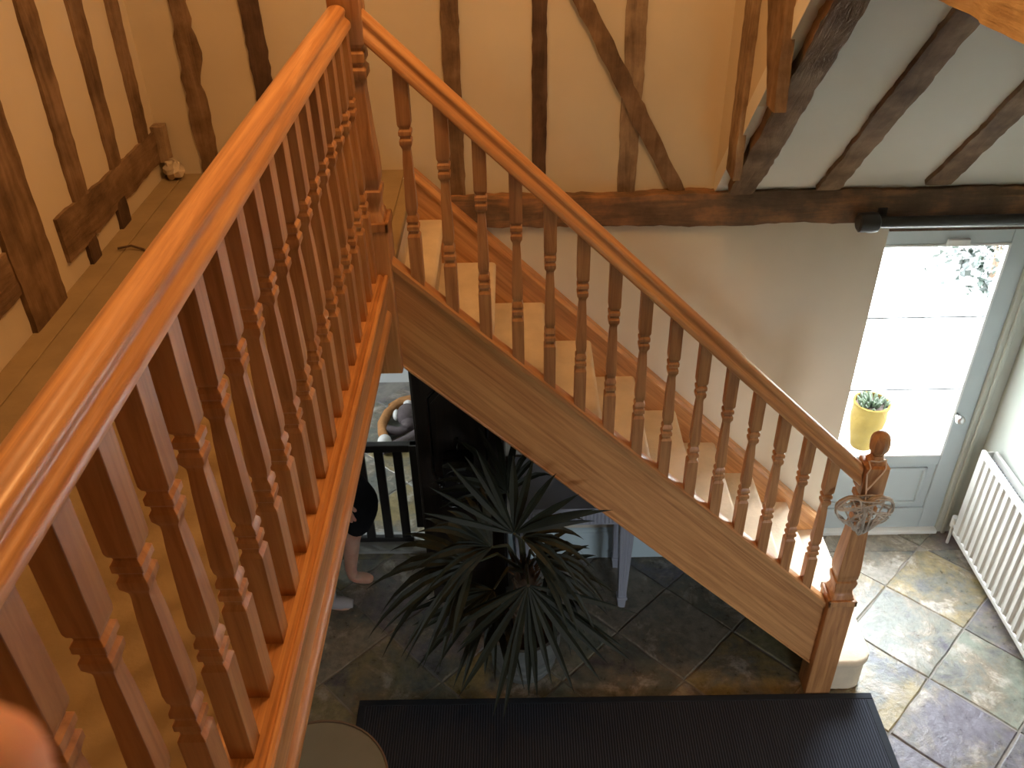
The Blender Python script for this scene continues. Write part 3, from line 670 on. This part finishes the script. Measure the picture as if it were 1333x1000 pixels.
# ------------------------------------------------------------------ potted fan palm
pp = thing('potted_palm', 'dark green fan palm in a banded grey pot in front of the stairs', 'plant', (.0, 2.76, 0))
pc = (.0, 2.76, 0)
obj('pot', MB().lathe([(0.002,.125),(.02,.135),(.06,.150),(.075,.146),(.12,.162),(.135,.158),(.18,.170),(.195,.166),(.24,.174),(.27,.172),(.285,.180),(.30,.180),(.30,.165),(.26,.160)], pc, 36), M['pot_grey'], pp, 25)
obj('soil', MB().lathe([(.25,.158),(.262,.158)], pc, 24), M['soil'], pp)
tr = MB(); rr_ = random.Random(4)
tr.tube([(0,2.76,.25),(.005,2.75,.42),(.01,2.74,.60),(.01,2.72,.72)], [.05,.055,.05,.03], 12)
for k in range(60):
    a = rr_.uniform(0,6.28); z = rr_.uniform(.30,.68); c = Vector((.006+.05*math.cos(a), 2.745+.05*math.sin(a), z)); tr.tube([c, c+Vector((.03*math.cos(a), .03*math.sin(a), rr_.uniform(.03,.09)))], [.006,.002], 4)
obj('trunk', tr, M['palm_fibre'], pp)
def fan(hub, aim, normal, L, spread, n, seed, droop=.25, wid=.021):
    q = random.Random(seed); hub, aim, nm = Vector(hub), Vector(aim).normalized(), Vector(normal)
    nm = (nm - aim * nm.dot(aim)).normalized(); sd_ = aim.cross(nm)
    b = Vector((.01, 2.725, .66)); mid = b.lerp(hub, .55) + Vector((0,0,.08))
    fr_ = obj('frond', MB().tube([b, b.lerp(mid,.6), mid, mid.lerp(hub,.6), hub], [.009,.008,.007,.006,.005], 6), M['palm_stem'], pp)
    for k in range(n):
        f = (k / (n - 1) - .5) * 2; a = f * spread + q.uniform(-.07, .07)
        d = aim * math.cos(a) + sd_ * math.sin(a) + nm * q.uniform(-.12, .16); d.normalize(); ln_ = L * (1 - .20 * f * f) * q.uniform(.78, 1.08)
        side = nm.cross(d).normalized(); dz = q.uniform(.4, 1.7) * droop; wd_ = wid * q.uniform(.8, 1.15)
        left, right, cen = [], [], []
        for s, wv in ((.02,.22),(.22,.72),(.45,1.0),(.65,.86),(.83,.5),(.94,.2),(1.0,.03)):
            p = hub + d * ln_ * s + Vector((0,0,-1)) * dz * ln_ * s ** 2.6
            hw = wd_ * wv; left.append(p + side*hw + nm*.5*hw); right.append(p - side*hw + nm*.5*hw); cen.append(p)
        vs = left + cen + right; m_ = len(left); fs = []
        for i_ in range(m_-1): fs += [(i_, i_+1, m_+i_+1, m_+i_), (m_+i_, m_+i_+1, 2*m_+i_+1, 2*m_+i_)]
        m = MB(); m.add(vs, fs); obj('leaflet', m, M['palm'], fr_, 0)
fan((-.03,2.45,1.16), (.12,.0,1), (0,-1,.3), .47, 1.15, 12, 1, .12, .018)
fan((.0,2.47,1.12), (1,-.1,.45), (0,-.7,1), .33, .75, 8, 9, .55, .016)
fan((-.20,2.55,.90), (-1,-.15,.12), (.1,-.7,1), .46, 1.25, 17, 2, .45, .016)
fan((.02,2.43,.90), (.05,-.25,-1), (0,-1,.2), .55, 1.25, 18, 3, .05, .016)
fan((.05,2.50,.98), (1,-.2,.15), (.0,-.6,1), .30, .9, 9, 4, .65, .015)
fan((-.12,2.50,.80), (-.55,-.3,-.6), (-.2,-.8,.6), .42, 1.1, 13, 5, .2, .015)
fan((-.06,2.86,1.0), (-.35,.5,.7), (0,-.6,.6), .40, 1.2, 11, 6, .4, .016)
fan((.10,2.60,.82), (.75,-.25,-.45), (.3,-.6,.7), .30, 1.1, 11, 7, .4, .014)
fan((-.12,2.52,1.02), (-.75,-.1,.55), (.2,-.8,.5), .40, .9, 10, 8, .5, .016)

# ------------------------------------------------------------------ stone and twig on the landing
r2 = random.Random(9); rk = MB().ball((-1.375, 3.44, 2.247), .044, 10, 7, (.95,1.1,.85))
rk.v = [tuple(Vector(p) + Vector((r2.uniform(-.009,.009), r2.uniform(-.009,.009), r2.uniform(-.007,.007)))) for p in rk.v]
tag(obj('pebble', rk, M['rock'], None, 0), 'knobbly pale stone on the landing ledge in the far corner', 'stone')
tag(obj('twig', MB().tube([(-1.37,2.78,2.216),(-1.33,2.80,2.216),(-1.285,2.79,2.206),(-1.265,2.755,2.204)], .004, 6), M['timber_dark'], None), 'thin dark twig on the landing carpet by the left wall', 'twig')

# ------------------------------------------------------------------ people
def skinned(name, verts, edges, radii, mat, parent, root=0, lv=2):
    me = bpy.data.meshes.new(name); off = rootloc(parent)
    me.from_pydata([tuple(Vector(v) - off) for v in verts], edges, []); me.materials.append(mat)
    o = bpy.data.objects.new(name, me); COL.objects.link(o); o.parent = parent
    m = o.modifiers.new('skin', 'SKIN'); m.use_smooth_shade = True
    if not me.skin_vertices: 
        with bpy.context.temp_override(object=o, active_object=o): pass
    for i, r in enumerate(radii):
        sv = me.skin_vertices[0].data[i]; sv.radius = (r, r) if not isinstance(r, tuple) else r; sv.use_root = (i == root)
    s = o.modifiers.new('sub', 'SUBSURF'); s.levels = lv; s.render_levels = lv
    return o
pn = thing('person', 'person in black cropped trousers walking barefoot past the gate below the landing', 'person', (-.97, 3.2, 0))
# walking towards +X; front leg bent at the knee
PV = [(-.95,3.20,.84), (-.95,3.20,1.02), (-.94,3.20,1.22), (-.925,3.20,1.34), (-.905,3.20,1.43), (-.885,3.20,1.53), (-.88,3.20,1.60),   # 0 pelvis .. 6 crown
      (-.94,3.27,.82), (-.775,3.29,.58), (-.87,3.30,.34), (-.905,3.30,.085), (-.90,3.30,.035), (-.83,3.30,.022), (-.79,3.30,.016),      # 7-13 front leg
      (-.96,3.13,.82), (-.965,3.12,.46), (-.975,3.12,.30), (-.99,3.12,.085), (-.99,3.12,.035), (-.92,3.12,.022), (-.88,3.12,.016),      # 14-20 rear leg
      (-.93,3.36,1.32), (-.97,3.42,1.08), (-.90,3.43,.86), (-.875,3.42,.79), (-.93,3.04,1.32), (-.90,2.98,1.08), (-.82,2.98,.88), (-.80,2.985,.81)]
PE = [(0,1),(1,2),(2,3),(3,4),(4,5),(5,6),(0,7),(7,8),(8,9),(9,10),(10,11),(11,12),(12,13),(0,14),(14,15),(15,16),(16,17),(17,18),(18,19),(19,20),(3,21),(21,22),(22,23),(23,24),(3,25),(25,26),(26,27),(27,28)]
PR = [.115,.105,.115,.10,.048,.085,.07, .082,.056,.050,.032,.034,.034,.022, .082,.056,.050,.032,.034,.034,.022, .048,.036,.027,.03, .048,.036,.027,.03]
for h_, sg in ((24, 1), (28, -1)):                                # four fingers and a thumb on each hand
    c_ = Vector(PV[h_])
    for f_, (dx, ln_) in enumerate(((.026,.062),(.009,.070),(-.008,.066),(-.024,.052))):
        a_ = c_ + Vector((dx, 0, -.035)); b_ = a_ + Vector((.006, -sg*.006, -ln_*.5)); e_ = b_ + Vector((.004, -sg*.014, -ln_*.45)); n_ = len(PV)
        PV += [tuple(a_), tuple(b_), tuple(e_)]; PE += [(h_, n_), (n_, n_+1), (n_+1, n_+2)]; PR += [.0105, .009, .0075]
    a_ = c_ + Vector((.030, -sg*.006, .0)); e_ = a_ + Vector((.016, -sg*.012, -.034)); n_ = len(PV)
    PV += [tuple(a_), tuple(e_)]; PE += [(h_, n_), (n_, n_+1)]; PR += [.012, .009]
body = skinned('body', PV, PE, PR, M['skin'], pn)
TV = [(-.95,3.20,.86), (-.95,3.20,1.04), (-.94,3.27,.80), (-.86,3.285,.69), (-.765,3.29,.58), (-.81,3.295,.47), (-.865,3.30,.36), (-.96,3.13,.80), (-.965,3.12,.62), (-.965,3.12,.46), (-.975,3.12,.34)]
skinned('trousers', TV, [(0,1),(0,2),(2,3),(3,4),(4,5),(5,6),(0,7),(7,8),(8,9),(9,10)], [.13,.12,.105,.100,.086,.082,.075,.105,.092,.084,.075], M['cloth_black'], pn)
skinned('top', [(-.95,3.20,.84),(-.945,3.20,1.12),(-.925,3.20,1.36),(-.93,3.36,1.32),(-.97,3.42,1.10),(-.93,3.04,1.32),(-.90,2.98,1.10)], [(0,1),(1,2),(2,3),(3,4),(2,5),(5,6)], [.150,.138,.105,.066,.054,.066,.054], M['cloth_black'], pn)
hrm = MB().ball((-.905,3.20,1.565), .092, 16, 10, (.95,.97,1.08)); hrm.ball((-.955,3.20,1.46), .06, 12, 8, (.7,1,1.5))
obj('hair', hrm, M['hair'], pn, 60)
obj('eye', MB().ball((-.803,3.226,1.545), .0075, 8, 6), M['white_paint'], pn); obj('eye', MB().ball((-.803,3.174,1.545), .0075, 8, 6), M['white_paint'], pn)
obj('mouth', MB().ball((-.803,3.20,1.478), .017, 10, 6, (.5,1.3,.35)), M['plush_tan'], pn, 60)
obj('nose', MB().ball((-.792,3.20,1.515), .016, 8, 6, (1,.8,1.3)), M['skin'], pn, 60)
obj('sock', MB().tube([(-.984,3.12,.17),(-.99,3.12,.09),(-.985,3.12,.045),(-.93,3.12,.036),(-.875,3.12,.030)], [.036,.036,.037,.034,.022], 12), M['sock'], pn, 60)

hn = thing('hand', 'blurred fingertip of the photographer at the lower left corner', 'hand', (-.11, .03, 3.43))
HB = Vector((-.0485, .0546, 3.4716))             # index fingertip
ax = Vector((-.72, -.30, -.62)).normalized(); sdv = Vector((-.35, -.75, .75)); sdv = (sdv - ax*sdv.dot(ax)).normalized(); nv = ax.cross(sdv)
def hpnt(a, b_, c): return HB + ax*a + sdv*b_ + nv*c
HV = [hpnt(.098,.03,.0)]; HE = []; HRd = [.022]
def chain(pts, rads, frm=0):
    p = frm
    for q_, r in zip(pts, rads): HV.append(hpnt(*q_)); HRd.append(r); HE.append((p, len(HV)-1)); p = len(HV)-1
chain([(.075,.004,0),(.046,-.002,.004),(.022,-.001,.003),(.004,0,0)], [.0125,.0120,.0118,.0110])
chain([(.072,.023,0),(.046,.022,.016),(.026,.022,.024),(.012,.022,.022)], [.0105,.0095,.009,.0075])
chain([(.074,.042,0),(.050,.043,.016),(.032,.043,.024),(.018,.043,.022)], [.0100,.0092,.0085,.0072])
chain([(.080,.060,0),(.060,.063,.013),(.046,.064,.020),(.035,.064,.019)], [.009,.0082,.0076,.0065])
chain([(.110,.004,.006),(.092,-.022,.016),(.074,-.034,.022),(.058,-.038,.024)], [.014,.0115,.0105,.0085])
chain([(.135,.034,0),(.165,.036,0),(.24,.04,0)], [.024,.021,.025])
skinned('palm_and_fingers', HV, HE, HRd, M['skin'], hn)
